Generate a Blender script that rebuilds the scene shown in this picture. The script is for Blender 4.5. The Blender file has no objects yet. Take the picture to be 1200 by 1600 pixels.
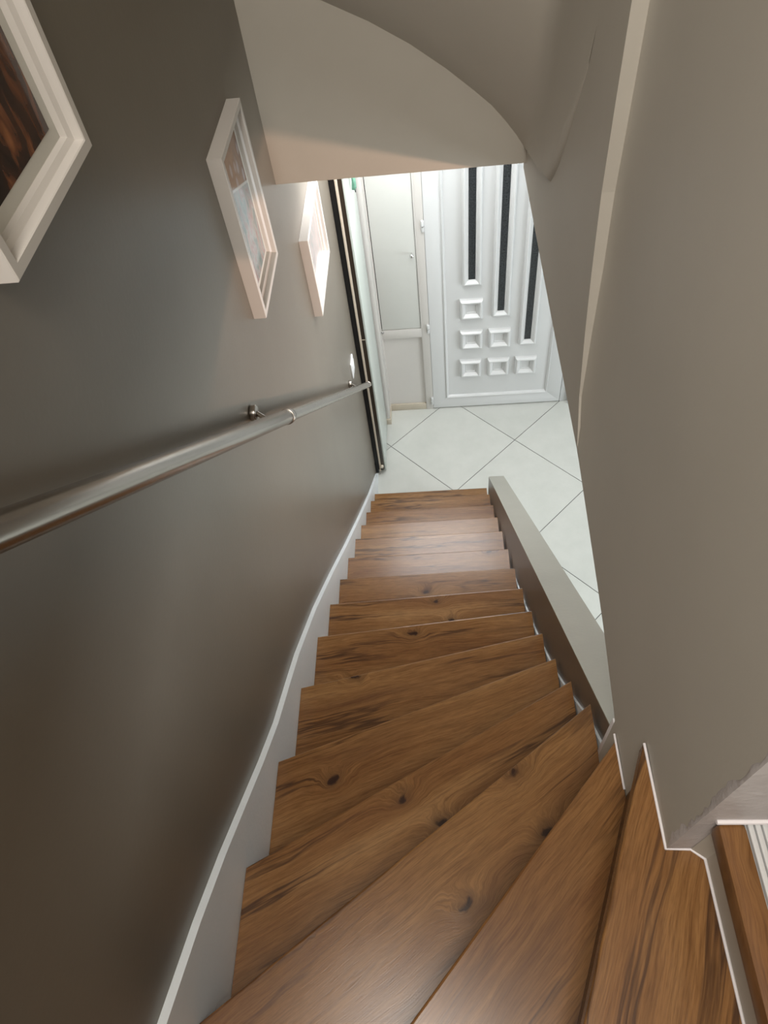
import bpy, bmesh, math, random
from mathutils import Vector, Matrix
random.seed(4)
SC = bpy.context.scene
COL = SC.collection

# ------------------------------------------------------------------ camera
PX_F, YAW, PITCH, ROLL, CAM_H = 1081.42, -0.145838627, 0.930403524, -0.161990396, 3.95151568
cam_d = bpy.data.cameras.new('camera')
cam = bpy.data.objects.new('camera', cam_d)
COL.objects.link(cam)
cam_d.sensor_fit = 'VERTICAL'
cam_d.sensor_height = 36.0
cam_d.lens = 36.0 * PX_F / 1600.0
cam_d.clip_start = 0.02
fw = Vector((math.sin(YAW) * math.cos(PITCH), math.cos(YAW) * math.cos(PITCH), -math.sin(PITCH)))
r0 = Vector((math.cos(YAW), -math.sin(YAW), 0))
u0 = r0.cross(fw)
rt = math.cos(ROLL) * r0 + math.sin(ROLL) * u0
up = -math.sin(ROLL) * r0 + math.cos(ROLL) * u0
M = Matrix((rt, up, -fw)).transposed().to_4x4()
M.translation = Vector((0, 0, CAM_H))
cam.matrix_world = M
SC.camera = cam

# ------------------------------------------------------------------ light and exposure
SC.view_settings.view_transform = 'Standard'
SC.view_settings.look = 'None'
SC.view_settings.gamma = 1.0
SC.view_settings.use_curve_mapping = False
SC.view_settings.exposure = 0.0
w = bpy.data.worlds.new('world')
SC.world = w
w.use_nodes = True
w.node_tree.nodes['Background'].inputs[0].default_value = (0.75, 0.85, 1.0, 1)
w.node_tree.nodes['Background'].inputs[1].default_value = 0.3


def area(name, loc, target, sx, sy, power, color):
    d = bpy.data.lights.new(name, 'AREA')
    d.shape = 'RECTANGLE'
    d.size, d.size_y = sx, sy
    d.energy = power
    d.color = color
    o = bpy.data.objects.new(name, d)
    COL.objects.link(o)
    o.location = loc
    o.rotation_euler = (Vector(target) - Vector(loc)).to_track_quat('-Z', 'Y').to_euler()
    return o


# daylight entering the hall through its window on the right
area('daylight_window', (3.5, 1.5, 1.35), (-0.49, 1.5, 1.9), 2.2, 1.2, 108, (0.90, 0.96, 1.0))
# added spot aimed at the header, for the side room's warm light
wl = bpy.data.lights.new('warm_header_spot', 'SPOT')
wl.energy, wl.color, wl.shadow_soft_size, wl.spot_size, wl.spot_blend = 190, (1.0, 0.60, 0.42), 0.05, math.radians(50), 1.0
wlo = bpy.data.objects.new('warm_header_spot', wl)
COL.objects.link(wlo)
wlo.location = (2.1, 0.1, 2.25)
wlo.rotation_euler = (Vector((-0.15, 2.1, 2.93)) - wlo.location).to_track_quat('-Z', 'Y').to_euler()
# ceiling lamp of the upper floor
area('upper_ceiling_lamp', (-0.36, -0.45, 4.95), (0.3, 0.7, 3.0), 0.9, 1.2, 66, (1.0, 0.93, 0.85))


# ------------------------------------------------------------------ node helpers
def mat(name, color=(0.5, 0.5, 0.5), rough=0.5, metal=0.0, spec=0.5):
    m = bpy.data.materials.new(name)
    m.use_nodes = True
    b = m.node_tree.nodes['Principled BSDF']
    b.inputs['Base Color'].default_value = (*color, 1)
    b.inputs['Roughness'].default_value = rough
    b.inputs['Metallic'].default_value = metal
    b.inputs['Specular IOR Level'].default_value = spec
    return m


class NT:
    def __init__(s, m):
        s.t = m.node_tree
        s.b = s.t.nodes['Principled BSDF']

    def n(s, kind, **kw):
        nd = s.t.nodes.new(kind)
        for k, v in kw.items():
            if hasattr(nd, k):
                setattr(nd, k, v)
            else:
                nd.inputs[k.replace('_', ' ')].default_value = v
        return nd

    def l(s, a, b):
        s.t.links.new(a, b)

    def ramp(s, src, stops, interp='LINEAR'):
        r = s.t.nodes.new('ShaderNodeValToRGB')
        r.color_ramp.interpolation = interp
        e = r.color_ramp.elements
        e[0].position, e[0].color = stops[0][0], (*stops[0][1], 1)
        e[1].position, e[1].color = stops[-1][0], (*stops[-1][1], 1)
        for p, c in stops[1:-1]:
            x = e.new(p)
            x.color = (*c, 1)
        s.l(src, r.inputs[0])
        return r.outputs[0]

    def mix(s, fac, a, b, mode='MIX'):
        x = s.t.nodes.new('ShaderNodeMix')
        x.data_type = 'RGBA'
        x.blend_type = mode
        for sock, v in ((x.inputs[0], fac), (x.inputs[6], a), (x.inputs[7], b)):
            if hasattr(v, 'links'):
                s.l(v, sock)
            elif isinstance(v, (int, float)):
                sock.default_value = v
            else:
                sock.default_value = (*v, 1)
        return x.outputs[2]

    def math(s, op, a, b=None):
        x = s.t.nodes.new('ShaderNodeMath')
        x.operation = op
        for sock, v in ((x.inputs[0], a), (x.inputs[1], b)):
            if v is None:
                continue
            if hasattr(v, 'links'):
                s.l(v, sock)
            else:
                sock.default_value = v
        return x.outputs[0]

    def vmath(s, op, a, b):
        x = s.t.nodes.new('ShaderNodeVectorMath')
        x.operation = op
        for sock, v in ((x.inputs[0], a), (x.inputs[1], b)):
            if hasattr(v, 'links'):
                s.l(v, sock)
            else:
                sock.default_value = v
        return x.outputs[0]


def paint(name, c1, c2, rough, bump=0.02, scale=2.0, streak=(1, 1, 1)):
    m = mat(name, c1, rough)
    g = NT(m)
    tc = g.n('ShaderNodeTexCoord').outputs['Object']
    v = g.vmath('MULTIPLY', tc, streak)
    n = g.n('ShaderNodeTexNoise', Scale=scale, Detail=5.0, Roughness=0.6)
    g.l(v, n.inputs['Vector'])
    col = g.ramp(n.outputs[0], [(0.3, c1), (0.7, c2)])
    g.l(col, g.b.inputs['Base Color'])
    f = g.n('ShaderNodeTexNoise', Scale=90.0, Detail=3.0)
    g.l(tc, f.inputs['Vector'])
    h = g.math('ADD', g.math('MULTIPLY', n.outputs[0], 2.0), f.outputs[0])
    b = g.n('ShaderNodeBump', Strength=bump * 5, Distance=0.004)
    g.l(h, b.inputs['Height'])
    g.l(b.outputs[0], g.b.inputs['Normal'])
    return m


M_LEFT = paint('taupe_wall_paint', (0.142, 0.122, 0.095), (0.175, 0.153, 0.121), 0.36, 0.010, 1.6, (1, 1, 0.7))
M_BEIGE = paint('greige_wall_paint', (0.46, 0.432, 0.375), (0.51, 0.48, 0.42), 0.6, 0.012, 1.4)
M_PARAPET = paint('grey_green_satin_paint', (0.32, 0.31, 0.265), (0.36, 0.35, 0.30), 0.32, 0.02, 3.0)
M_PARSHADE = paint('parapet_paint_shaded', (0.12, 0.098, 0.075), (0.14, 0.115, 0.09), 0.35, 0.02, 3.0)  # parapet paint darkened for the shade on its inner face
M_WHITE = paint('white_gloss_paint', (0.72, 0.73, 0.74), (0.78, 0.79, 0.79), 0.35, 0.015, 6.0)
M_SKIRT = paint('white_skirting_paint', (0.80, 0.86, 0.89), (0.86, 0.90, 0.92), 0.4, 0.03, 5.0)
M_PVC = mat('white_pvc', (0.60, 0.61, 0.605), 0.28)
M_CUP = paint('cupboard_white_paint', (0.56, 0.565, 0.53), (0.59, 0.595, 0.56), 0.45, 0.01, 3.0)
M_CUPW = paint('warm_white_paint', (0.54, 0.52, 0.49), (0.57, 0.55, 0.515), 0.5, 0.02, 3.0)
M_HALL = paint('hall_wall_paint', (0.60, 0.60, 0.58), (0.64, 0.64, 0.62), 0.6, 0.02, 2.0)
M_CEIL = paint('ceiling_paint', (0.62, 0.60, 0.56), (0.66, 0.64, 0.60), 0.7, 0.02, 2.0)
M_CAULK = mat('white_caulk', (0.78, 0.75, 0.76), 0.5)
M_FRAME = mat('white_frame_lacquer', (0.62, 0.59, 0.55), 0.45)
M_MAT = mat('grey_white_mount_card', (0.62, 0.61, 0.56), 0.8)
M_BLACK = mat('matte_black', (0.006, 0.006, 0.006), 0.5)
M_BROWN = mat('dark_brown_edge', (0.028, 0.020, 0.013), 0.3)
M_CREAM = mat('cream_metal_profile', (0.72, 0.64, 0.52), 0.35, 0.2)
M_LEAF = paint('mint_white_door_face', (0.51, 0.56, 0.52), (0.54, 0.59, 0.55), 0.25, 0.005, 2.0)
M_CHROME = mat('chrome', (0.75, 0.75, 0.75), 0.15, 1.0)
M_GREEN = mat('green_fabric', (0.16, 0.36, 0.26), 0.8)
M_SKTILE = paint('beige_skirting_tile', (0.44, 0.39, 0.31), (0.50, 0.45, 0.36), 0.4, 0.02, 8.0)
M_GROUT = mat('dark_grout', (0.06, 0.065, 0.065), 0.9)
M_SWITCH = mat('white_switch_plastic', (0.85, 0.86, 0.86), 0.3)
M_GLASSP = mat('picture_glass', (1, 1, 1), 0.02)

# brushed steel
M_STEEL = mat('brushed_steel', (0.40, 0.37, 0.335), 0.24, 1.0)
# dark textured glass in the front door
M_DGLASS = mat('dark_textured_glass', (0.018, 0.022, 0.024), 0.25)
g = NT(M_DGLASS)
tc = g.n('ShaderNodeTexCoord').outputs['Object']
vo = g.n('ShaderNodeTexNoise', Scale=120.0, Detail=4.0)
g.l(tc, vo.inputs['Vector'])
bp = g.n('ShaderNodeBump', Strength=0.8, Distance=0.004)
g.l(vo.outputs[0], bp.inputs['Height'])
g.l(bp.outputs[0], g.b.inputs['Normal'])
g.l(g.ramp(vo.outputs[0], [(0.35, (0.01, 0.012, 0.014)), (0.7, (0.045, 0.052, 0.055))]), g.b.inputs['Base Color'])

# floor tile
M_TILE = mat('cream_porcelain_tile', (0.66, 0.68, 0.62), 0.3)
g = NT(M_TILE)
tc = g.n('ShaderNodeTexCoord').outputs['Object']
oi = g.n('ShaderNodeObjectInfo')
n1 = g.n('ShaderNodeTexNoise', Scale=5.0, Detail=6.0, Roughness=0.65)
g.l(tc, n1.inputs['Vector'])
c = g.ramp(n1.outputs[0], [(0.3, (0.50, 0.515, 0.48)), (0.7, (0.56, 0.57, 0.535))])
hsv = g.n('ShaderNodeHueSaturation')
g.l(c, hsv.inputs['Color'])
g.l(g.math('ADD', g.math('MULTIPLY', oi.outputs['Random'], 0.05), 0.97), hsv.inputs['Value'])
g.l(hsv.outputs[0], g.b.inputs['Base Color'])


# oak laminate: grain runs along each piece's own local X
def wood(name, tint=1.0, rough=0.25):
    m = mat(name, (0.3, 0.15, 0.06), rough)
    g = NT(m)
    tc = g.n('ShaderNodeTexCoord').outputs['Object']
    oi = g.n('ShaderNodeObjectInfo')
    cmb = g.n('ShaderNodeCombineXYZ')
    g.l(g.math('MULTIPLY', oi.outputs['Random'], 37.0), cmb.inputs[0])
    g.l(g.math('MULTIPLY', oi.outputs['Random'], 11.3), cmb.inputs[1])
    g.l(g.math('MULTIPLY', oi.outputs['Random'], 5.7), cmb.inputs[2])
    v = g.vmath('ADD', tc, cmb.outputs[0])
    k = tint
    # slow waviness of the grain
    wv = g.n('ShaderNodeTexNoise', Scale=1.0, Detail=3.0, Roughness=0.5)
    g.l(g.vmath('MULTIPLY', v, (2.2, 6.0, 1.0)), wv.inputs['Vector'])
    off = g.vmath('MULTIPLY', g.vmath('SUBTRACT', wv.outputs['Color'], (0.5, 0.5, 0.5)), (0.0, 0.060, 0.0))
    vw = g.vmath('ADD', v, off)
    # knots: sparse small cells, the grain bends round them
    vk = g.vmath('MULTIPLY', v, (4.2, 6.0, 0.0))
    vo = g.n('ShaderNodeTexVoronoi', Scale=1.0, Randomness=1.0)
    vo.voronoi_dimensions = '2D'
    wk = g.n('ShaderNodeTexNoise', Scale=26.0, Detail=2.0)
    g.l(v, wk.inputs['Vector'])
    vk = g.vmath('ADD', vk, g.vmath('MULTIPLY', g.vmath('SUBTRACT', wk.outputs['Color'], (0.5, 0.5, 0.5)), (0.22, 0.22, 0.0)))
    g.l(vk, vo.inputs['Vector'])
    dist = vo.outputs['Distance']
    cellr = g.n('ShaderNodeSeparateColor')
    g.l(vo.outputs['Color'], cellr.inputs[0])
    has = g.math('GREATER_THAN', cellr.outputs[0], 0.72)
    halo = g.math('MULTIPLY', has, g.math('MAXIMUM', g.math('SUBTRACT', 1.0, g.math('MULTIPLY', dist, 2.6)), 0.0))
    bend = g.n('ShaderNodeCombineXYZ')
    g.l(g.math('MULTIPLY', g.math('MULTIPLY', halo, halo), 0.055), bend.inputs[1])
    vw = g.vmath('ADD', vw, bend.outputs[0])
    # broad tone
    br = g.n('ShaderNodeTexNoise', Scale=1.0, Detail=5.0, Roughness=0.62)
    g.l(g.vmath('MULTIPLY', vw, (1.1, 9.0, 1.0)), br.inputs['Vector'])
    base = g.ramp(br.outputs[0], [(0.28, (0.165 * k, 0.068 * k, 0.021 * k)), (0.42, (0.225 * k, 0.104 * k, 0.034 * k)),
                                  (0.60, (0.285 * k, 0.145 * k, 0.052 * k)), (0.78, (0.37 * k, 0.21 * k, 0.090 * k))])
    # growth lines
    rn = g.n('ShaderNodeTexNoise', Scale=1.0, Detail=3.0, Roughness=0.6)
    g.l(g.vmath('MULTIPLY', vw, (3.5, 120.0, 1.0)), rn.inputs['Vector'])
    base = g.mix(1.0, base, g.ramp(rn.outputs[0], [(0.32, (0.80, 0.76, 0.72)), (0.52, (1.0, 1.0, 1.0)), (0.75, (1.10, 1.11, 1.13))]), 'MULTIPLY')
    # fine pores
    fn = g.n('ShaderNodeTexNoise', Scale=1.0, Detail=3.0, Roughness=0.7)
    g.l(g.vmath('MULTIPLY', vw, (22.0, 420.0, 1.0)), fn.inputs['Vector'])
    base = g.mix(1.0, base, g.ramp(fn.outputs[0], [(0.33, (0.70, 0.67, 0.64)), (0.6, (1.08, 1.08, 1.08))]), 'MULTIPLY')
    # long dark mineral streaks
    lm = g.n('ShaderNodeTexNoise', Scale=1.0, Detail=2.0)
    g.l(g.vmath('MULTIPLY', v, (1.2, 6.0, 1.0)), lm.inputs['Vector'])
    zone = g.ramp(lm.outputs[0], [(0.44, (0.0,) * 3), (0.57, (1.0,) * 3)])
    cr = g.n('ShaderNodeTexNoise', Scale=1.0, Detail=4.0, Roughness=0.6)
    g.l(g.vmath('MULTIPLY', vw, (0.9, 15.0, 1.0)), cr.inputs['Vector'])
    ridge = g.math('ABSOLUTE', g.math('SUBTRACT', cr.outputs[0], 0.5))
    crack = g.ramp(ridge, [(0.0, (1, 1, 1)), (0.008, (0.8,) * 3), (0.028, (0.0,) * 3)])
    shade = g.ramp(cr.outputs[0], [(0.50, (0,) * 3), (0.66, (0.6,) * 3)])
    base = g.mix(g.math('MULTIPLY', shade, g.math('MULTIPLY', zone, 0.8)), base, (0.085 * k, 0.034 * k, 0.017 * k))
    base = g.mix(g.math('MULTIPLY', crack, g.math('MULTIPLY', zone, 0.8)), base, (0.035 * k, 0.014 * k, 0.008 * k))
    # knot colour
    kr = g.math('ADD', halo, g.math('MULTIPLY', g.math('SUBTRACT', rn.outputs[0], 0.5), 0.25))
    kn = g.ramp(kr, [(0.55, (0, 0, 0)), (0.84, (0.35,) * 3), (0.91, (0.95,) * 3), (1.0, (1, 1, 1))])
    base = g.mix(kn, base, (0.030 * k, 0.012 * k, 0.007 * k))
    g.l(base, g.b.inputs['Base Color'])
    b = g.n('ShaderNodeBump', Strength=0.12, Distance=0.001)
    g.l(fn.outputs[0], b.inputs['Height'])
    g.l(b.outputs[0], g.b.inputs['Normal'])
    return m


M_WOOD = wood('oak_laminate', 0.9)
M_WOOD2 = wood('oak_riser_shaded', 0.6, 0.4)  # darkened copy, paints the shadow at the nosings into the risers
M_NOSE = wood('golden_oak_edge', 0.85, 0.35)


# ------------------------------------------------------------------ object helpers
def link(name, me, m, parent=None, kind=None):
    if m is not None and not me.materials:
        me.materials.append(m)
    o = bpy.data.objects.new(name, me)
    COL.objects.link(o)
    if parent is not None:
        o.parent = parent
    if kind:
        o['kind'] = kind
    return o


def from_bm(name, bm, m, parent=None, kind=None, smooth=False):
    bmesh.ops.recalc_face_normals(bm, faces=bm.faces)
    me = bpy.data.meshes.new(name)
    bm.to_mesh(me)
    bm.free()
    if smooth:
        for p in me.polygons:
            p.use_smooth = True
        try:
            me.set_sharp_from_angle(angle=math.radians(40))
        except Exception:
            pass
    return link(name, me, m, parent, kind)


def bevel(bm, w, seg=2):
    bmesh.ops.bevel(bm, geom=list(bm.edges), offset=w, segments=seg, affect='EDGES', profile=0.5)


def box(name, lo, hi, m, parent=None, kind=None, bev=0.0):
    bm = bmesh.new()
    bmesh.ops.create_cube(bm, size=1)
    for v in bm.verts:
        for i in range(3):
            v.co[i] = lo[i] if v.co[i] < 0 else hi[i]
    if bev:
        bevel(bm, bev)
    return from_bm(name, bm, m, parent, kind, smooth=bool(bev))


def prism(name, pts, axis, a, b, m, parent=None, kind=None, bev=0.0):
    """pts: polygon in the two other axes, extruded from a to b along axis."""
    bm = bmesh.new()

    def mk(p, t):
        if axis == 'x':
            return (t, p[0], p[1])
        if axis == 'y':
            return (p[0], t, p[1])
        return (p[0], p[1], t)
    va = [bm.verts.new(mk(p, a)) for p in pts]
    vb = [bm.verts.new(mk(p, b)) for p in pts]
    bm.faces.new(va)
    bm.faces.new(vb[::-1])
    n = len(pts)
    for i in range(n):
        bm.faces.new((va[i], va[(i + 1) % n], vb[(i + 1) % n], vb[i]))
    if bev:
        bmesh.ops.recalc_face_normals(bm, faces=bm.faces)
        bevel(bm, bev)
    return from_bm(name, bm, m, parent, kind, smooth=bool(bev))


def tube(name, p0, p1, r, m, parent=None, seg=32, cap_bev=0.0):
    p0, p1 = Vector(p0), Vector(p1)
    L = (p1 - p0).length
    bm = bmesh.new()
    bmesh.ops.create_cone(bm, cap_ends=True, segments=seg, radius1=r, radius2=r, depth=L)
    if cap_bev:
        ee = [e for e in bm.edges if abs(abs(e.verts[0].co.z) - L / 2) < 1e-5 and abs(e.verts[0].co.z - e.verts[1].co.z) < 1e-6]
        bmesh.ops.bevel(bm, geom=ee, offset=cap_bev, segments=3, affect='EDGES', profile=0.5)
    q = (p1 - p0).to_track_quat('Z', 'Y')
    bmesh.ops.transform(bm, matrix=Matrix.Translation((p0 + p1) / 2) @ q.to_matrix().to_4x4(), verts=bm.verts)
    return from_bm(name, bm, m, parent, smooth=True)


def empty(name, loc, label=None, cat=None, group=None, kind=None):
    o = bpy.data.objects.new(name, None)
    COL.objects.link(o)
    o.empty_display_size = 0.1
    o.location = loc
    tag(o, label, cat, group, kind)
    return o


def tag(o, label=None, cat=None, group=None, kind=None):
    if label: o['label'] = label
    if cat: o['category'] = cat
    if group: o['group'] = group
    if kind: o['kind'] = kind
    return o


def attach(children, parent):
    """geometry is written in world space: keep it there under an offset parent"""
    for c in children:
        c.parent = parent
        c.matrix_parent_inverse = Matrix.Translation(-Vector(parent.location))


def lerp(tab, x):
    for (a, va), (b, vb) in zip(tab, tab[1:]):
        if (a <= x <= b) or (b <= x <= a):
            t = (x - a) / (b - a)
            return va + (vb - va) * t
    return tab[0][1] if abs(x - tab[0][0]) < abs(x - tab[-1][0]) else tab[-1][1]


# ================================================================== SETTING
XL = -0.49          # face of the left wall
DOOR_Y = 3.905

tag(box('wall_left', (-0.64, -1.7, 0), (XL, 3.265, 5.45), M_LEFT, kind='structure'))
box('wall_left_hall', (-0.74, 3.265, 0), (-0.505, 4.1, 2.9), M_HALL, kind='structure')
box('wall_door', (-0.64, 3.952, 0), (3.9, 4.1, 2.9), M_HALL, kind='structure')
box('wall_door_right', (0.985, 3.88, 0), (3.75, 3.952, 2.9), M_HALL, kind='structure')
box('ceiling_hall_end', (-0.505, 2.25, 2.78), (0.42, 3.95, 2.85), M_CEIL, kind='structure')
box('ceiling_hall', (0.42, -1.7, 2.78), (3.75, 3.95, 2.85), M_CEIL, kind='structure')
box('wall_back_hall', (0.42, -1.8, 0), (3.75, -1.7, 2.78), M_HALL, kind='structure')
# right wall of the hall with its window opening (outside the frame)
for lo, hi in (((3.75, -1.8, 0), (3.9, 0.4, 2.9)), ((3.75, 2.6, 0), (3.9, 4.1, 2.9)),
               ((3.75, 0.4, 0), (3.9, 2.6, 0.8)), ((3.75, 0.4, 2.25), (3.9, 2.6, 2.9))):
    box('wall_right_hall', lo, hi, M_HALL, kind='structure')
win = empty('window_1', (3.8, 1.5, 0.8), kind='structure')
wk = [box('window_frame', (3.78, 0.4, 0.8), (3.85, 2.6, 0.87), M_PVC), box('window_frame', (3.78, 0.4, 2.18), (3.85, 2.6, 2.25), M_PVC),
      box('window_frame', (3.78, 0.4, 0.87), (3.85, 0.47, 2.18), M_PVC), box('window_frame', (3.78, 2.53, 0.87), (3.85, 2.6, 2.18), M_PVC),
      box('window_frame', (3.78, 1.465, 0.87), (3.85, 1.535, 2.18), M_PVC)]
attach(wk, win)

cl = empty('added_light_panel', (0.1, 3.25, 2.775), 'added unseen glowing panel on the hall ceiling in front of the front door', 'light panel')  # added panel out of view, throws a sheen on the lower treads
M_GLOW = mat('panel_glow', (0.9, 0.9, 0.9), 0.5)
M_GLOW.node_tree.nodes['Principled BSDF'].inputs['Emission Color'].default_value = (0.98, 0.985, 1.0, 1)
M_GLOW.node_tree.nodes['Principled BSDF'].inputs['Emission Strength'].default_value = 9.5
lk = [box('glow_backing', (-0.42, 2.52, 2.755), (0.445, 3.84, 2.779), M_PVC, bev=0.003), box('glow_face', (-0.405, 2.535, 2.750), (0.430, 3.825, 2.7548), M_GLOW)]
attach(lk, cl)

# header across the stairwell
HY = 2.15
box('wall_header', (XL, HY, 2.826), (0.42, 2.25, 5.45), M_BEIGE, kind='structure')
# upper floor shell
box('ceiling', (-0.64, -1.8, 5.45), (1.9, 2.25, 5.55), M_CEIL, kind='structure')
box('wall_back', (-0.64, -1.8, 0.0), (0.42, -1.7, 2.6), M_BEIGE, kind='structure')
box('wall_back', (-0.64, -1.8, 2.6), (1.9, -1.7, 5.45), M_BEIGE, kind='structure')
box('wall_right_upper', (1.8, -1.7, 2.85), (1.9, 0.2, 5.45), M_BEIGE, kind='structure')

# right wall, far part (stands a few centimetres proud)
YB = [(2.756, 1.03), (2.862, 1.088), (3.0, 1.129), (3.13, 1.157), (3.27, 1.178), (3.43, 1.182), (5.45, 1.19)]
far = [(2.2, 2.785), (1.47, 2.762), (1.03, 2.756)] + [(y, z) for z, y in YB[1:]] + [(2.2, 5.45)]
prism('wall_right_far', far, 'x', 0.300, 0.42, M_BEIGE, kind='structure')

# right wall, near part: a slightly warped face, recessed where it meets the far part
DZ = [(2.60, 0.0), (2.756, 0.0), (2.862, 0.012), (3.0, 0.021), (3.13, 0.028), (3.4, 0.032), (5.45, 0.036)]
BOT = [(0.20, 2.5), (0.44, 2.5)]


def wall_bottom(y):
    if y <= 0.445:
        return 2.45
    return lerp([(0.445, 2.672), (0.64, 2.715), (1.0, 2.754), (1.2, 2.758)], y)


def near_wall():
    bm = bmesh.new()
    ts = [0, 0.06, 0.12, 0.2, 0.2501, 0.2502, 0.32, 0.4, 0.5, 0.6, 0.7, 0.8, 0.88, 0.93, 0.96, 0.98, 1.0]
    zs = [None, 2.80, 2.862, 2.93, 3.0, 3.06, 3.13, 3.2, 3.27, 3.35, 3.43, 3.6, 4.0, 4.7, 5.45]
    rows = []
    for t in ts:
        col = []
        for z in zs:
            zz = z if z is not None else 2.756
            yb = lerp(YB, zz)
            y = 0.2 + (yb - 0.2) * t
            if z is None:
                # snap two columns to the end of the low part
                if t in (0.2501,):
                    y = 0.444
                if t in (0.2502,):
                    y = 0.446
                zz2 = wall_bottom(y)
            else:
                zz2 = zz
            d = lerp(DZ, zz)
            fil = 0.007 * max(0.0, (t - 0.93) / 0.07) ** 2 if d > 0.01 else 0
            x = 0.2905 + (0.300 - 0.2905) * t + d * min(1, t * 1.15) ** 1.3 - fil
            col.append(bm.verts.new((x, y, zz2)))
        rows.append(col)
    for a, b in zip(rows, rows[1:]):
        for i in range(len(zs) - 1):
            bm.faces.new((a[i], b[i], b[i + 1], a[i + 1]))
    # thickness: bottom face and back face
    back = [[bm.verts.new((0.42, c[0].co.y, c[0].co.z)), bm.verts.new((0.42, c[-1].co.y, 5.45))] for c in rows]
    for i in range(len(rows) - 1):
        bm.faces.new((rows[i][0], rows[i + 1][0], back[i + 1][0], back[i][0]))
        bm.faces.new((back[i][0], back[i + 1][0], back[i + 1][1], back[i][1]))
    o = from_bm('wall_right', bm, M_BEIGE, kind='structure', smooth=True)
    return o


near_wall()

# return wall beside the landing, whitish rough plaster
M_PLAST = paint('lilac_white_plaster', (0.50, 0.47, 0.465), (0.60, 0.57, 0.565), 0.5, 0.06, 12.0)
prism('wall_return', [(0.2935, 0.2), (0.2935, 0.24), (0.31, 0.3), (1.8, 0.32), (1.8, 0.2)], 'z', 2.45, 5.45, M_PLAST, kind='structure')
# lumpy filled corner
bm = bmesh.new()
prev = None
for i in range(60):
    z = 2.86 + i * 0.012
    a = 0.001 + 0.0012 * random.random()
    b = 0.003 + 0.007 * random.random() + 0.006 * max(0, math.sin(i * 0.35))
    ring = [bm.verts.new((0.2907, 0.200 + b, z)), bm.verts.new((0.2898 - a * 0.3, 0.2 + b * 0.4, z)), bm.verts.new((0.2896, 0.1992 - a * 0.2, z)), bm.verts.new((0.2935 + b, 0.1998, z))]
    if prev:
        for j in range(3):
            bm.faces.new((prev[j], prev[j + 1], ring[j + 1], ring[j]))
    prev = ring
from_bm('trim_plaster_corner', bm, M_PLAST, kind='structure', smooth=True)

# curved soffit under the flight above
rim = [(-0.49, 2.15, 3.40), (-0.38, 2.15, 3.36), (-0.264, 2.15, 3.305), (-0.144, 2.15, 3.246), (-0.038, 2.15, 3.183), (0.06, 2.15, 3.113),
       (0.137, 2.15, 3.050), (0.19, 2.15, 3.004), (0.232, 2.15, 2.957), (0.265, 2.15, 2.915), (0.289, 2.149, 2.880),
       (0.284, 1.993, 2.934), (0.281, 1.878, 2.973), (0.28, 1.785, 3.002), (0.283, 1.715, 3.023), (0.29, 1.684, 3.026), (0.3, 1.689, 3.014)]
path = [(0, 0, 0), (0, -0.035, 0.032), (0, -0.09, 0.09), (0, -0.16, 0.19), (0, -0.272, 0.363), (0, -0.311, 0.48), (0, -0.345, 0.62), (0, -0.38, 0.8), (0, -0.45, 1.3), (0, -0.50, 2.6)]
bm = bmesh.new()
grid = []
for k, r in enumerate(rim):
    col = []
    s = k / (len(rim) - 1)
    for qi, q in enumerate(path):
        x = r[0]
        if k > len(rim) - 8:
            x = r[0] + (0.3015 - r[0]) * min(1.0, qi / 5.0) ** 1.5 * min(1.0, (k - (len(rim) - 8)) / 3.0)
        if k == len(rim) - 1:
            x = 0.3005
        z = min(r[2] + q[2], 5.45)
        col.append(bm.verts.new((x, r[1] + q[1], z)))
    grid.append(col)
for a, b in zip(grid, grid[1:]):
    for i in range(len(path) - 1):
        bm.faces.new((a[i], b[i], b[i + 1], a[i + 1]))
o = from_bm('ceiling_stair_soffit', bm, M_BEIGE, kind='structure', smooth=True)
try:
    o.data.set_sharp_from_angle(angle=math.radians(80))
except Exception:
    pass

# ------------------------------------------------------------------ floor with laid tiles
fl = empty('floor', (0, 0, 0), kind='structure')
box('grout_bed', (-0.51, -1.7, -0.05), (3.75, 3.96, -0.004), M_GROUT, fl)
TS = 0.66
OX, OY = -0.3823502, 3.53166168
s2 = math.sqrt(0.5) * TS
A = Vector((s2, -s2)); B = Vector((s2, s2))


def clip(poly, nx, ny, c):
    out = []
    for i in range(len(poly)):
        p, q = poly[i], poly[(i + 1) % len(poly)]
        dp = nx * p[0] + ny * p[1] - c
        dq = nx * q[0] + ny * q[1] - c
        if dp <= 0:
            out.append(p)
        if (dp < 0 < dq) or (dq < 0 < dp):
            t = dp / (dp - dq)
            out.append((p[0] + (q[0] - p[0]) * t, p[1] + (q[1] - p[1]) * t))
    return out


for i in range(-8, 16):
    for j in range(-8, 12):
        gg = 0.0024
        c0 = Vector((OX, OY)) + A * i + B * j
        ua, ub = A.normalized() * gg, B.normalized() * gg
        P = [c0 + ua + ub, c0 + A - ua + ub, c0 + A + B - ua - ub, c0 + B + ua - ub]
        P = [(p.x, p.y) for p in P]
        for pl in ((1, 0, 3.74), (-1, 0, 0.502), (0, 1, 3.945), (0, -1, 1.69)):
            P = clip(P, *pl)
            if len(P) < 3:
                break
        if len(P) < 3:
            continue
        if max(p[0] for p in P) < 0.42 and max(p[1] for p in P) < 2.9:
            continue
        prism('tile', P, 'z', -0.012, 0.0, M_TILE, fl)

# ================================================================== FRONT DOOR
dr = empty('door_1', (0.46, DOOR_Y, 0), kind='structure')
kids = []
x0, x1, z0, z1 = -0.046, 0.925, 0.012, 2.10
bw = 0.105


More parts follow.
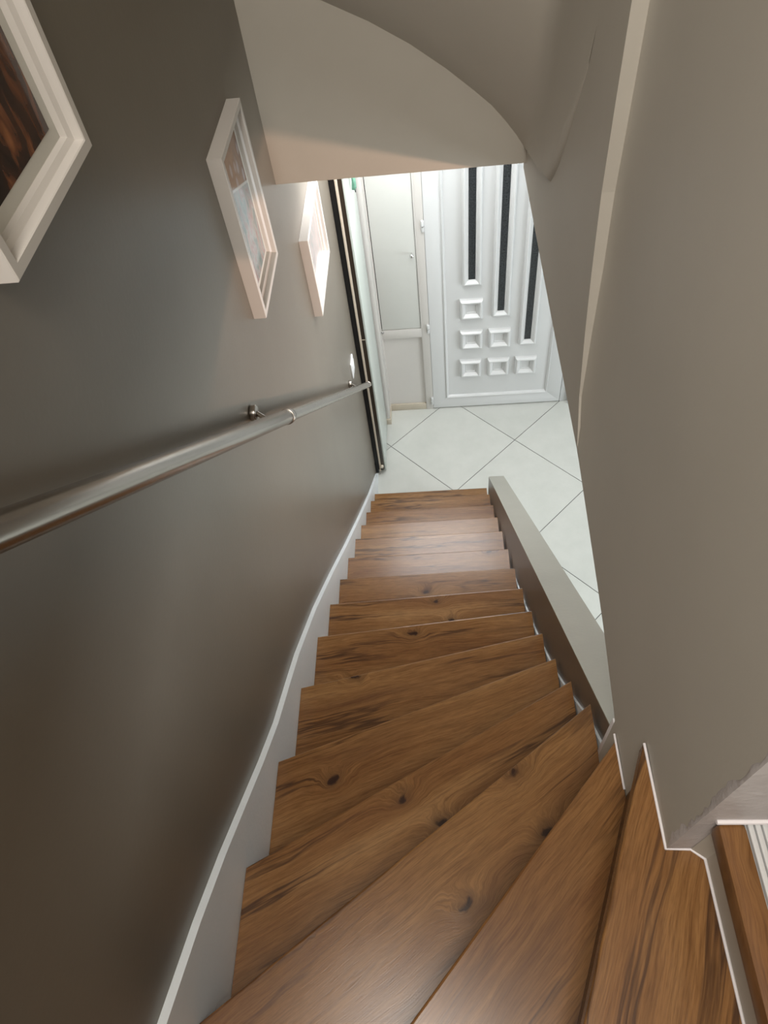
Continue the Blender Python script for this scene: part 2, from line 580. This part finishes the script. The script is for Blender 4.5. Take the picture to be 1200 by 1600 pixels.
def mitred(name, a, b, c, d, w_, y0, y1, m, parent_list, names=None):
    """four mitred bars around rectangle a..b (x), c..d (z)"""
    sets = [[(a, c), (b, c), (b - w_, c + w_), (a + w_, c + w_)], [(b, c), (b, d), (b - w_, d - w_), (b - w_, c + w_)],
            [(b, d), (a, d), (a + w_, d - w_), (b - w_, d - w_)], [(a, d), (a, c), (a + w_, c + w_), (a + w_, d - w_)]]
    for s_ in sets:
        parent_list.append(prism(name, s_, 'y', y0, y1, m, bev=0.0012))


mitred('sash_bar', x0, x1, z0, z1, bw, DOOR_Y, DOOR_Y + 0.045, M_PVC, kids)


def moulding(name, a, b, c, d, prof, ybase, m):
    """profile (inset, height toward viewer) swept around a rectangle"""
    bm = bmesh.new()
    loops = []
    for ins, h in prof:
        loops.append([bm.verts.new(p) for p in ((a + ins, ybase - h, c + ins), (b - ins, ybase - h, c + ins),
                                                 (b - ins, ybase - h, d - ins), (a + ins, ybase - h, d - ins))])
    for l0, l1 in zip(loops, loops[1:]):
        for i in range(4):
            bm.faces.new((l0[i], l0[(i + 1) % 4], l1[(i + 1) % 4], l1[i]))
    return bm, loops


bm, lp = moulding('bead', x0 + bw - 0.002, x1 - bw + 0.002, z0 + bw - 0.002, z1 - bw + 0.002, [(0, 0.0), (0.0, 0.009), (0.005, 0.011), (0.013, 0.004), (0.02, -0.012)], DOOR_Y + 0.003, M_PVC)
kids.append(from_bm('bead', bm, M_PVC))
PY = DOOR_Y + 0.012
kids.append(box('door_panel', (x0 + bw + 0.01, PY, z0 + bw + 0.01), (x1 - bw - 0.01, PY + 0.02, z1 - bw - 0.01), M_PVC))
PROF = [(0, 0.0), (0.002, 0.018), (0.010, 0.029), (0.014, 0.031), (0.020, 0.029), (0.034, 0.013), (0.038, 0.014), (0.041, 0.008)]
for cx_, zb in ((0.2465, 1.125), (0.4435, 0.862), (0.6400, 0.600)):
    bm, lp = moulding('x', cx_ - 0.063, cx_ + 0.063, zb, 1.98, PROF, PY, M_PVC)
    kids.append(from_bm('glass_moulding', bm, M_PVC))
    kids.append(box('glass_strip', (cx_ - 0.024, PY - 0.009, zb + 0.039), (cx_ + 0.024, PY - 0.001, 1.941), M_DGLASS))
SQ = [(0, 0.0), (0.002, 0.018), (0.012, 0.031), (0.017, 0.033), (0.024, 0.030), (0.040, 0.010), (0.046, 0.011), (0.050, 0.002)]
for cx_, cz in ((0.2445, 0.932), (0.2445, 0.670), (0.2405, 0.402), (0.4430, 0.670), (0.4430, 0.402), (0.6420, 0.402)):
    bm, lp = moulding('x', cx_ - 0.079, cx_ + 0.079, cz - 0.079, cz + 0.079, SQ, PY, M_PVC)
    bm.faces.new(lp[-1])
    kids.append(from_bm('square_moulding', bm, M_PVC))
for zz in (1.575, 0.795, 0.095):
    kids.append(tube('hinge', (-0.056, DOOR_Y - 0.006, zz - 0.036), (-0.056, DOOR_Y - 0.006, zz + 0.036), 0.010, M_PVC, seg=16, cap_bev=0.002))
    kids.append(tube('hinge_collar', (-0.056, DOOR_Y - 0.006, zz - 0.003), (-0.056, DOOR_Y - 0.006, zz + 0.003), 0.0112, M_CHROME, seg=16))
kids.append(box('door_frame', (0.929, DOOR_Y + 0.004, 0.0), (0.985, 3.952, 2.16), M_PVC, bev=0.002))
kids.append(box('door_frame', (x0 - 0.002, DOOR_Y + 0.01, 2.104), (0.985, 3.952, 2.16), M_PVC, bev=0.002))
kids.append(box('threshold', (x0, DOOR_Y + 0.015, 0.0), (0.93, 3.952, 0.010), M_BLACK))
attach(kids, dr)

# ================================================================== CUPBOARD beside the door
cb = empty('wall_cupboard', (-0.22, DOOR_Y, 0), 'shallow built-in white cupboard with a flush upper door, left of the front door', 'cupboard')
kids = []
CX0, CX1 = -0.388, -0.048
F = DOOR_Y
kids += [box('stile', (CX1 - 0.055, F, 0), (CX1, 3.952, 2.2), M_CUPW, bev=0.0015),
         box('stile', (CX0 - 0.02, F, 0), (CX0 + 0.006, 3.952, 2.2), M_CUPW, bev=0.0015),
         box('rail', (CX0 + 0.006, F, 0.722), (CX1 - 0.055, 3.952, 0.800), M_CUPW, bev=0.0015)]
dd = box('door', (CX0 + 0.011, F - 0.001, 0.806), (CX1 - 0.060, F + 0.016, 2.15), M_CUP, bev=0.0015)
kids.append(dd)
kids.append(box('lower_panel', (CX0 + 0.006, F + 0.020, 0.0), (CX1 - 0.055, 3.952, 0.722), M_CUPW))
kids.append(box('back_panel', (CX0 + 0.006, F + 0.022, 0.8), (CX1 - 0.055, 3.952, 2.2), M_BLACK))
kids.append(box('edge_moulding', (CX1 - 0.058, F - 0.006, 0.80), (CX1 - 0.048, F, 2.2), M_CUPW, bev=0.002))
kn = tube('knob', (-0.134, F - 0.004, 1.395), (-0.134, F - 0.030, 1.395), 0.006, M_CHROME, seg=20)
bm = bmesh.new()
bmesh.ops.create_uvsphere(bm, u_segments=20, v_segments=12, radius=0.0135)
bmesh.ops.transform(bm, matrix=Matrix.Translation((-0.134, F - 0.036, 1.395)) @ Matrix.Diagonal((1, 0.8, 1, 1)), verts=bm.verts)
kb = from_bm('knob_head', bm, M_CHROME, smooth=True)
kb.parent = kn
kids.append(kn)
# small round magnet under the door
bm = bmesh.new()
bmesh.ops.create_cone(bm, cap_ends=False, segments=24, radius1=0.012, radius2=0.009, depth=0.008)
r2 = bmesh.ops.create_cone(bm, cap_ends=True, segments=24, radius1=0.009, radius2=0.005, depth=0.004)
bmesh.ops.transform(bm, matrix=Matrix.Translation((-0.377, F - 0.003, 0.785)) @ Matrix.Rotation(math.radians(90), 4, 'X'), verts=bm.verts)
kids.append(from_bm('magnet_catch', bm, M_CHROME, smooth=True))
attach(kids, cb)
box('baseboard_cupboard', (CX0 + 0.006, F + 0.004, 0.0), (CX1 - 0.053, F + 0.0195, 0.062), M_SKTILE, kind='structure', bev=0.001)
# corner post with its own tile foot
box('wall_post', (-0.426, 3.772, 0), (-0.388, 3.952, 2.78), M_CUPW, kind='structure', bev=0.008)
box('baseboard_post', (-0.428, 3.762, 0), (-0.380, 3.774, 0.055), M_SKTILE, kind='structure', bev=0.001)
box('baseboard_post_side', (-0.388, 3.774, 0), (-0.380, 3.905, 0.062), M_SKTILE, kind='structure', bev=0.001)

# ================================================================== OPEN DOOR LEAF at the end of the left wall
ol = empty('open_door', (-0.44, 3.5, 0.0), 'pale mint door standing open at the bottom of the left wall, dark brown edge towards us', 'door')
kids = [box('leaf_face', (-0.425, 3.282, 0.03), (-0.414, 3.755, 2.45), M_LEAF, bev=0.001),
        box('leaf_edge', (-0.4475, 3.280, 0.03), (-0.4255, 3.745, 1.245), M_BROWN, bev=0.001),
        box('leaf_edge', (-0.4475, 3.280, 1.249), (-0.4255, 3.745, 2.45), M_BROWN, bev=0.001),
        box('edge_joint', (-0.447, 3.2795, 1.2452), (-0.426, 3.70, 1.2488), M_CREAM),
        box('cream_profile', (-0.461, 3.272, 0.025), (-0.448, 3.745, 2.45), M_CREAM, bev=0.0015)]
kids.append(box('gap_shade', (-0.4895, 3.276, 0.0), (-0.4625, 3.745, 2.45), M_BLACK))  # black filler, puts the shade of the open gap into colour
bt = tube('floor_bolt', (-0.441, 3.28, 0.078), (-0.441, 3.262, 0.078), 0.0125, M_CREAM, seg=24, cap_bev=0.003)
kids.append(bt)
kids.append(box('bolt_bracket', (-0.452, 3.266, 0.040), (-0.430, 3.282, 0.060), M_BROWN, bev=0.002))
kids.append(tube('bolt_rod', (-0.462, 3.262, 0.0), (-0.462, 3.262, 0.06), 0.003, M_STEEL, seg=12))
attach(kids, ol)

# green fabric tag hanging on the open leaf
bm = bmesh.new()
prev = None
for i in range(14):
    z = 2.28 - i * 0.017
    wd = 0.03 + 0.012 * math.sin(i * 0.7) - 0.001 * i
    if i > 10:
        wd *= 0.6
    row = []
    for j in range(7):
        t = j / 6 * 2 - 1
        row.append(bm.verts.new((-0.396 + 0.008 * math.cos(t * 4 + i * 0.3) - 0.0 + (0.006 if j % 2 else 0), 3.50 + t * wd, z)))
    if prev:
        for j in range(6):
            bm.faces.new((prev[j], prev[j + 1], row[j + 1], row[j]))
    prev = row
sc_ = from_bm('fabric_tag', bm, M_GREEN, smooth=True)
sm = sc_.modifiers.new('solid', 'SOLIDIFY')
sm.thickness = 0.004
hk = empty('hanging_tag', (-0.405, 3.52, 2.1), 'small green fabric tag with a dark cord hanging on the open door', 'tag')
cord = tube('cord', (-0.400, 3.56, 2.10), (-0.398, 3.58, 2.0), 0.003, M_BLACK, seg=10)
attach([sc_, cord], hk)

# ================================================================== STAIRS
XA, XB = -0.4735, 0.2945
RISE = 0.19
nose = {1: (2.932, 2.940), 2: (2.728, 2.738), 3: (2.497, 2.510), 4: (2.267, 2.283), 5: (2.045, 2.056), 6: (1.806, 1.822),
        7: (1.573, 1.598), 8: (1.344, 1.388), 9: (1.108, 1.186), 10: (0.839, 1.004), 11: (0.555, 0.832), 12: (0.268, 0.686),
        13: (-0.012, 0.556), 14: (-0.437, 0.418), 15: (-1.50, 0.355)}
st = empty('staircase', (-0.09, 2.9, 0), 'steep oak laminate winder stair going down along the left wall to the tiled hall', 'stairs')
OV = 0.028   # nosing overhang
TH = 0.036


def tread(k):
    yl, yr = nose[k]
    z = RISE * k
    if k < 15:
        bl, br = nose[k + 1]
        bl -= OV + 0.012
        br -= OV + 0.012
        poly = [(XA, yl), (XB, yr), (XB, br), (XA, bl)]
        if k == 14:
            poly = [(XA, yl), (0.2903, yr - 0.004), (0.2903, 0.30), (XA, -1.58)]
    else:
        poly = [(0.0, yl + (yr - yl) * (0.0 - XA) / (XB - XA)), (0.2885, 0.347), (0.2885, 0.2), (0.323, 0.2), (0.339, 0.187), (0.339, -1.68), (XA, -1.68), (XA, -1.50)]
    ang = math.atan2(yr - yl, XB - XA)
    if k == 14:
        ang = math.atan2(0.423, 0.381)
    if k == 15:
        ang = math.atan2(0.349, 0.144)
    org = Vector((XA, yl, z)) if k < 14 else Vector((XB, yr, z))
    rot = Matrix.Rotation(-ang, 4, 'Z')
    bm = bmesh.new()
    loc = [rot @ (Vector((p[0], p[1], z)) - org) for p in poly]
    vt = [bm.verts.new((p.x, p.y, 0)) for p in loc]
    vb = [bm.verts.new((p.x, p.y, -TH)) for p in loc]
    bm.faces.new(vt)
    bm.faces.new(vb[::-1])
    n = len(loc)
    for i in range(n):
        bm.faces.new((vt[i], vt[(i + 1) % n], vb[(i + 1) % n], vb[i]))
    bmesh.ops.recalc_face_normals(bm, faces=bm.faces)
    fe = [e for e in bm.edges if set(e.verts) == {vt[0], vt[1]} or set(e.verts) == {vb[0], vb[1]}]
    bmesh.ops.bevel(bm, geom=fe, offset=0.004, segments=3, affect='EDGES', profile=0.5)
    o = from_bm('tread', bm, M_WOOD, smooth=False)
    o.parent = st
    o.location = org - Vector(st.location)
    o.rotation_euler = (0, 0, ang)
    return o


for k in range(1, 16):
    tread(k)
for k in range(1, 16):
    yl, yr = nose[k]
    z = RISE * k
    x_a, x_b = XA, XB
    if k == 15:
        poly = [(XA, -1.55), (XB, 0.325), (XB, 0.305), (XA, -1.57)]
    else:
        poly = [(XA, yl - OV), (XB, yr - OV), (XB, yr - OV - 0.012), (XA, yl - OV - 0.012)]
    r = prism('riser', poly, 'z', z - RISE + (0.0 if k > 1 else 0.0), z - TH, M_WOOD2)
    attach([r], st)

# left skirting board (string) with sloping top edge
top = [(3.255, 0.015), (3.22, 0.062), (2.763, 0.412), (2.3, 0.80), (1.861, 1.182), (1.50, 1.505), (1.193, 1.768), (1.05, 1.875), (0.925, 1.968),
       (0.78, 2.055), (0.647, 2.132), (0.515, 2.232), (0.38, 2.345), (0.266, 2.44), (0.138, 2.534), (0.0, 2.620), (-0.2, 2.74), (-0.5, 2.86), (-1.0, 2.96), (-1.6, 3.0)]
bot = [(-1.6, 2.5), (-0.45, 2.35), (0.0, 2.2), (0.5, 1.85), (1.1, 1.4), (2.9, 0.0), (3.255, 0.0)]
prism('baseboard_left', top + bot, 'x', XL, XA - 0.0008, M_SKIRT, kind='structure')

# low parapet wall on the right of the flight
pp = empty('parapet', (0.35, 2.9, 0), 'low sloping grey-green parapet wall along the right side of the lower stair', 'parapet')
TL = lambda y: 0.327 + (2.925 - y) * 0.9157
kids = [prism('parapet_body', [(2.925, 0.0), (2.925, TL(2.925)), (0.448, TL(0.448)), (0.448, 0.0)], 'x', 0.309, 0.403, M_PARAPET),
        prism('parapet_cap', [(2.927, TL(2.927) - 0.004), (2.927, TL(2.927) + 0.001), (0.448, TL(0.448) + 0.001), (0.448, TL(0.448) - 0.004)], 'x', 0.3045, 0.4035, M_PARAPET)]
# inner board, shade and wood reflection put in its colour; lower edge follows nosings
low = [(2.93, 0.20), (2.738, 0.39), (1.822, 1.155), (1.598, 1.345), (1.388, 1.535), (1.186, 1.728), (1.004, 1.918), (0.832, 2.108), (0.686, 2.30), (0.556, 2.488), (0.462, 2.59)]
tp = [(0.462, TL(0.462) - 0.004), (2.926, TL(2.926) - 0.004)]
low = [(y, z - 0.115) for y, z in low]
kids.append(prism('inner_board', low + tp, 'x', 0.3045, 0.3085, M_PARSHADE))
sk = [(y, z - 0.100) for y, z in [(1.64, 1.31), (1.598, 1.345), (1.388, 1.535), (1.186, 1.728), (1.004, 1.918), (0.832, 2.108), (0.686, 2.30), (0.556, 2.488), (0.462, 2.59)]]
kids.append(prism('inner_skirt', sk + [(0.462, 1.9), (1.2, 1.2), (1.64, 1.0)], 'x', 0.2985, 0.3043, M_SKIRT))
kids.append(box('end_cap', (0.2935, 0.436, 2.46), (0.309, 0.458, 2.655), M_CAULK, bev=0.002))
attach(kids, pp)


# white caulk line around the top tread
def strip(name, pts, z, r, m):
    bm = bmesh.new()
    for a, b in zip(pts, pts[1:]):
        a3, b3 = Vector((*a, z)), Vector((*b, z))
        L = (b3 - a3).length
        res = bmesh.ops.create_cone(bm, cap_ends=True, segments=8, radius1=r, radius2=r, depth=L + r)
        q = (b3 - a3).to_track_quat('Z', 'Y')
        bmesh.ops.transform(bm, matrix=Matrix.Translation((a3 + b3) / 2) @ q.to_matrix().to_4x4(), verts=res['verts'])
    return from_bm(name, bm, m, kind='structure', smooth=True)


strip('trim_1', [(0.2895, 0.347), (0.2895, 0.2005), (0.323, 0.1995), (0.3395, 0.187), (0.3395, -1.6)], 2.8515, 0.0021, M_CAULK)
strip('trim_2', [(0.2900, 0.425), (0.2900, 0.33)], 2.6615, 0.0020, M_CAULK)
strip('trim_3', [(0.312, 0.1985), (0.42, 0.1985)], 3.0225, 0.0035, M_CAULK)

# step up to the right of the landing
us = empty('upper_step', (0.36, -0.2, 2.85), 'oak-edged step up with white grooved strip, right of the top landing', 'step')
kids = [prism('riser_panel', [(0.323, 0.1995), (0.341, 0.187), (0.341, -1.68), (0.362, -1.68), (0.362, 0.1995)], 'z', 2.8505, 2.982, M_BEIGE),
        box('oak_nosing', (0.311, -1.68, 2.982), (0.346, 0.1985, 3.020), M_NOSE, bev=0.008)]
for i in range(4):
    x_ = 0.3470 + i * 0.0085
    kids.append(box('groove_rib', (x_, -1.68, 2.995), (x_ + 0.0068, 0.1985, 3.018), M_PVC, bev=0.0015))
kids.append(box('strip_base', (0.3465, -1.68, 2.99), (0.382, 0.1985, 3.010), M_PVC))
kids.append(box('floor_board', (0.3815, -1.68, 2.99), (1.79, 0.1985, 3.024), M_PVC))
kids.append(box('oak_block', (0.372, 0.168, 3.024), (0.46, 0.1985, 3.062), M_NOSE, bev=0.008))
attach(kids, us)
# rotate grain of the nosing along Y through its own object frame
for o in kids:
    if o.name.startswith('oak_nosing'):
        me = o.data
        me.transform(Matrix.Rotation(math.radians(90), 4, 'Z'))
        o.matrix_basis = Matrix.Rotation(math.radians(-90), 4, 'Z')

# ================================================================== HANDRAIL
hr = empty('handrail', (-0.42, 1.35, 2.58), 'brushed steel tube handrail sloping down the left wall, with a collar joint', 'handrail')
RX = -0.42


def rz(y):
    return 1.096 + (3.055 - y) * 0.876


def rp(y):
    return (RX, y, rz(y))


kids = [tube('upper_tube', rp(-0.35), rp(1.345), 0.0200, M_STEEL, seg=48, cap_bev=0.002),
        tube('lower_tube', rp(1.345), rp(3.04), 0.0172, M_STEEL, seg=48),
        tube('collar', rp(1.33), rp(1.352), 0.0222, M_STEEL, seg=48, cap_bev=0.002),
        tube('joint_ring', rp(1.352), rp(1.358), 0.0208, M_BLACK, seg=48),
        tube('end_collar', rp(3.04), rp(3.052), 0.0200, M_STEEL, seg=32, cap_bev=0.002),
        tube('end_cap', rp(3.052), rp(3.085), 0.0178, M_STEEL, seg=32, cap_bev=0.006)]
for y, dz in ((1.265, 0.030), (2.80, 0.026), (-0.1, 0.03)):
    zc = rz(y) + dz
    a = tube('wall_bracket', (-0.4895, y, zc + 0.000), (-0.4725, y, zc + 0.000), 0.021, M_STEEL, seg=32, cap_bev=0.003)
    kids.append(a)
    s = tube('bracket_arm', (-0.475, y, zc), (-0.425, y - 0.01, zc - dz - 0.012), 0.006, M_STEEL, seg=16)
    s.parent = a
attach(kids, hr)


# ================================================================== PICTURE FRAMES
def pic_mat(name, kind):
    m = mat(name, (0.3, 0.2, 0.15), 0.12)
    g = NT(m)
    tc = g.n('ShaderNodeTexCoord').outputs['Generated']
    sep = g.n('ShaderNodeSeparateXYZ')
    g.l(tc, sep.inputs[0])
    n1 = g.n('ShaderNodeTexNoise', Scale=3.0, Detail=4.0, Distortion=0.8)
    spl = g.math('ADD', sep.outputs[2], g.math('MULTIPLY', sep.outputs[1], 0.22))
    if kind == 1:
        g.l(g.vmath('MULTIPLY', tc, (1, 2.2, 1.4)), n1.inputs['Vector'])
        c = g.ramp(n1.outputs[0], [(0.36, (0.016, 0.007, 0.005)), (0.5, (0.05, 0.018, 0.009)), (0.6, (0.16, 0.055, 0.020)), (0.75, (0.36, 0.14, 0.05))])
        stripes = g.n('ShaderNodeTexWave', Scale=6.0, Distortion=2.0)
        stripes.bands_direction = 'Y'
        g.l(tc, stripes.inputs['Vector'])
        c2 = g.ramp(stripes.outputs[0], [(0.3, (0.01, 0.008, 0.008)), (0.9, (0.13, 0.115, 0.11))])
        up_ = g.ramp(g.math('ADD', sep.outputs[2], g.math('MULTIPLY', n1.outputs[0], 0.1)), [(0.42, (0,) * 3), (0.45, (1,) * 3)])
        g.l(g.mix(up_, c, c2), g.b.inputs['Base Color'])
    elif kind == 2:
        n1.inputs['Scale'].default_value = 7.0
        g.l(g.vmath('MULTIPLY', tc, (1, 1.2, 0.9)), n1.inputs['Vector'])
        lo = g.ramp(n1.outputs[0], [(0.3, (0.17, 0.25, 0.25)), (0.48, (0.38, 0.40, 0.39)), (0.6, (0.36, 0.27, 0.27)), (0.75, (0.46, 0.45, 0.45))])
        br = g.n('ShaderNodeTexBrick', Scale=5.0)
        g.l(g.vmath('MULTIPLY', tc, (1, 1, 1)), br.inputs['Vector'])
        vo = g.n('ShaderNodeTexVoronoi', Scale=7.0)
        g.l(tc, vo.inputs['Vector'])
        hi = g.ramp(vo.outputs[0], [(0.25, (0.36, 0.30, 0.29)), (0.4, (0.22, 0.13, 0.085)), (0.75, (0.27, 0.16, 0.10))])
        sel = g.ramp(spl, [(0.805, (0,) * 3), (0.815, (1,) * 3)])
        line = g.ramp(spl, [(0.79, (0,) * 3), (0.796, (1,) * 3), (0.808, (1,) * 3), (0.814, (0,) * 3)])
        g.l(g.mix(line, g.mix(sel, lo, hi), (0.6, 0.58, 0.56)), g.b.inputs['Base Color'])
    else:
        g.l(g.vmath('MULTIPLY', tc, (1, 4.0, 1.0)), n1.inputs['Vector'])
        c = g.ramp(n1.outputs[0], [(0.3, (0.24, 0.27, 0.26)), (0.5, (0.36, 0.30, 0.29)), (0.7, (0.42, 0.38, 0.36))])
        g.l(c, g.b.inputs['Base Color'])
    return m


def picture(y0, y1, z0, z1, label, kind, mat_w, lip=0.016):
    e = empty('picture_frame', (XL, (y0 + y1) / 2, z0), label, 'picture', 'white framed pictures on the left wall')
    xf, xw = -0.455, XL
    bm = bmesh.new()
    # (inset, x): outer wall side, front, inner slope, recess step
    prof = [(0, xw + 0.0003), (0, xf - 0.0015), (0.0015, xf), (lip - 0.0015, xf), (lip, xf - 0.0015), (lip + 0.002, xf - 0.0125), (lip + 0.009, xf - 0.017), (lip + 0.011, xf - 0.0255)]
    loops = [[bm.verts.new(p) for p in ((x, y0 + i, z0 + i), (x, y1 - i, z0 + i), (x, y1 - i, z1 - i), (x, y0 + i, z1 - i))] for i, x in prof]
    for a, b in zip(loops, loops[1:]):
        for i in range(4):
            bm.faces.new((a[i], a[(i + 1) % 4], b[(i + 1) % 4], b[i]))
    bm.faces.new(loops[0][::-1])
    fr = from_bm('frame', bm, M_FRAME)
    i = lip + 0.010
    mt = box('mount', (xf - 0.027, y0 + i, z0 + i), (xf - 0.0255, y1 - i, z1 - i), M_MAT)
    j = i + mat_w
    pc = box('picture', (xf - 0.0256, y0 + j, z0 + j), (xf - 0.0250, y1 - j, z1 - j), pic_mat('picture_print_%s' % kind, int(kind)))
    attach([fr, mt, pc], e)


picture(0.650, 0.955, 3.527, 3.965, 'large-looking white frame nearest us, holding a dark print with orange-brown shapes', 1, 0.020)
picture(1.525, 1.822, 2.790, 3.222, 'middle white upright frame on the left wall, brown and pale grey print', 2, 0.014)
picture(2.302, 2.752, 2.188, 2.527, 'farthest white frame, lowest on the left wall, wide with pinkish print', 3, 0.014)

# ================================================================== LIGHT SWITCH
sw = empty('light_switch', (XL, 3.02, 1.29), 'small white light switch on the taupe wall just above the rail end', 'switch')
kids = [box('cover_plate', (XL + 0.0002, 2.955, 1.240), (XL + 0.009, 3.050, 1.345), M_SWITCH, bev=0.003),
        box('rocker', (XL + 0.009, 2.975, 1.260), (XL + 0.013, 3.030, 1.325), M_SWITCH, bev=0.0015)]
attach(kids, sw)
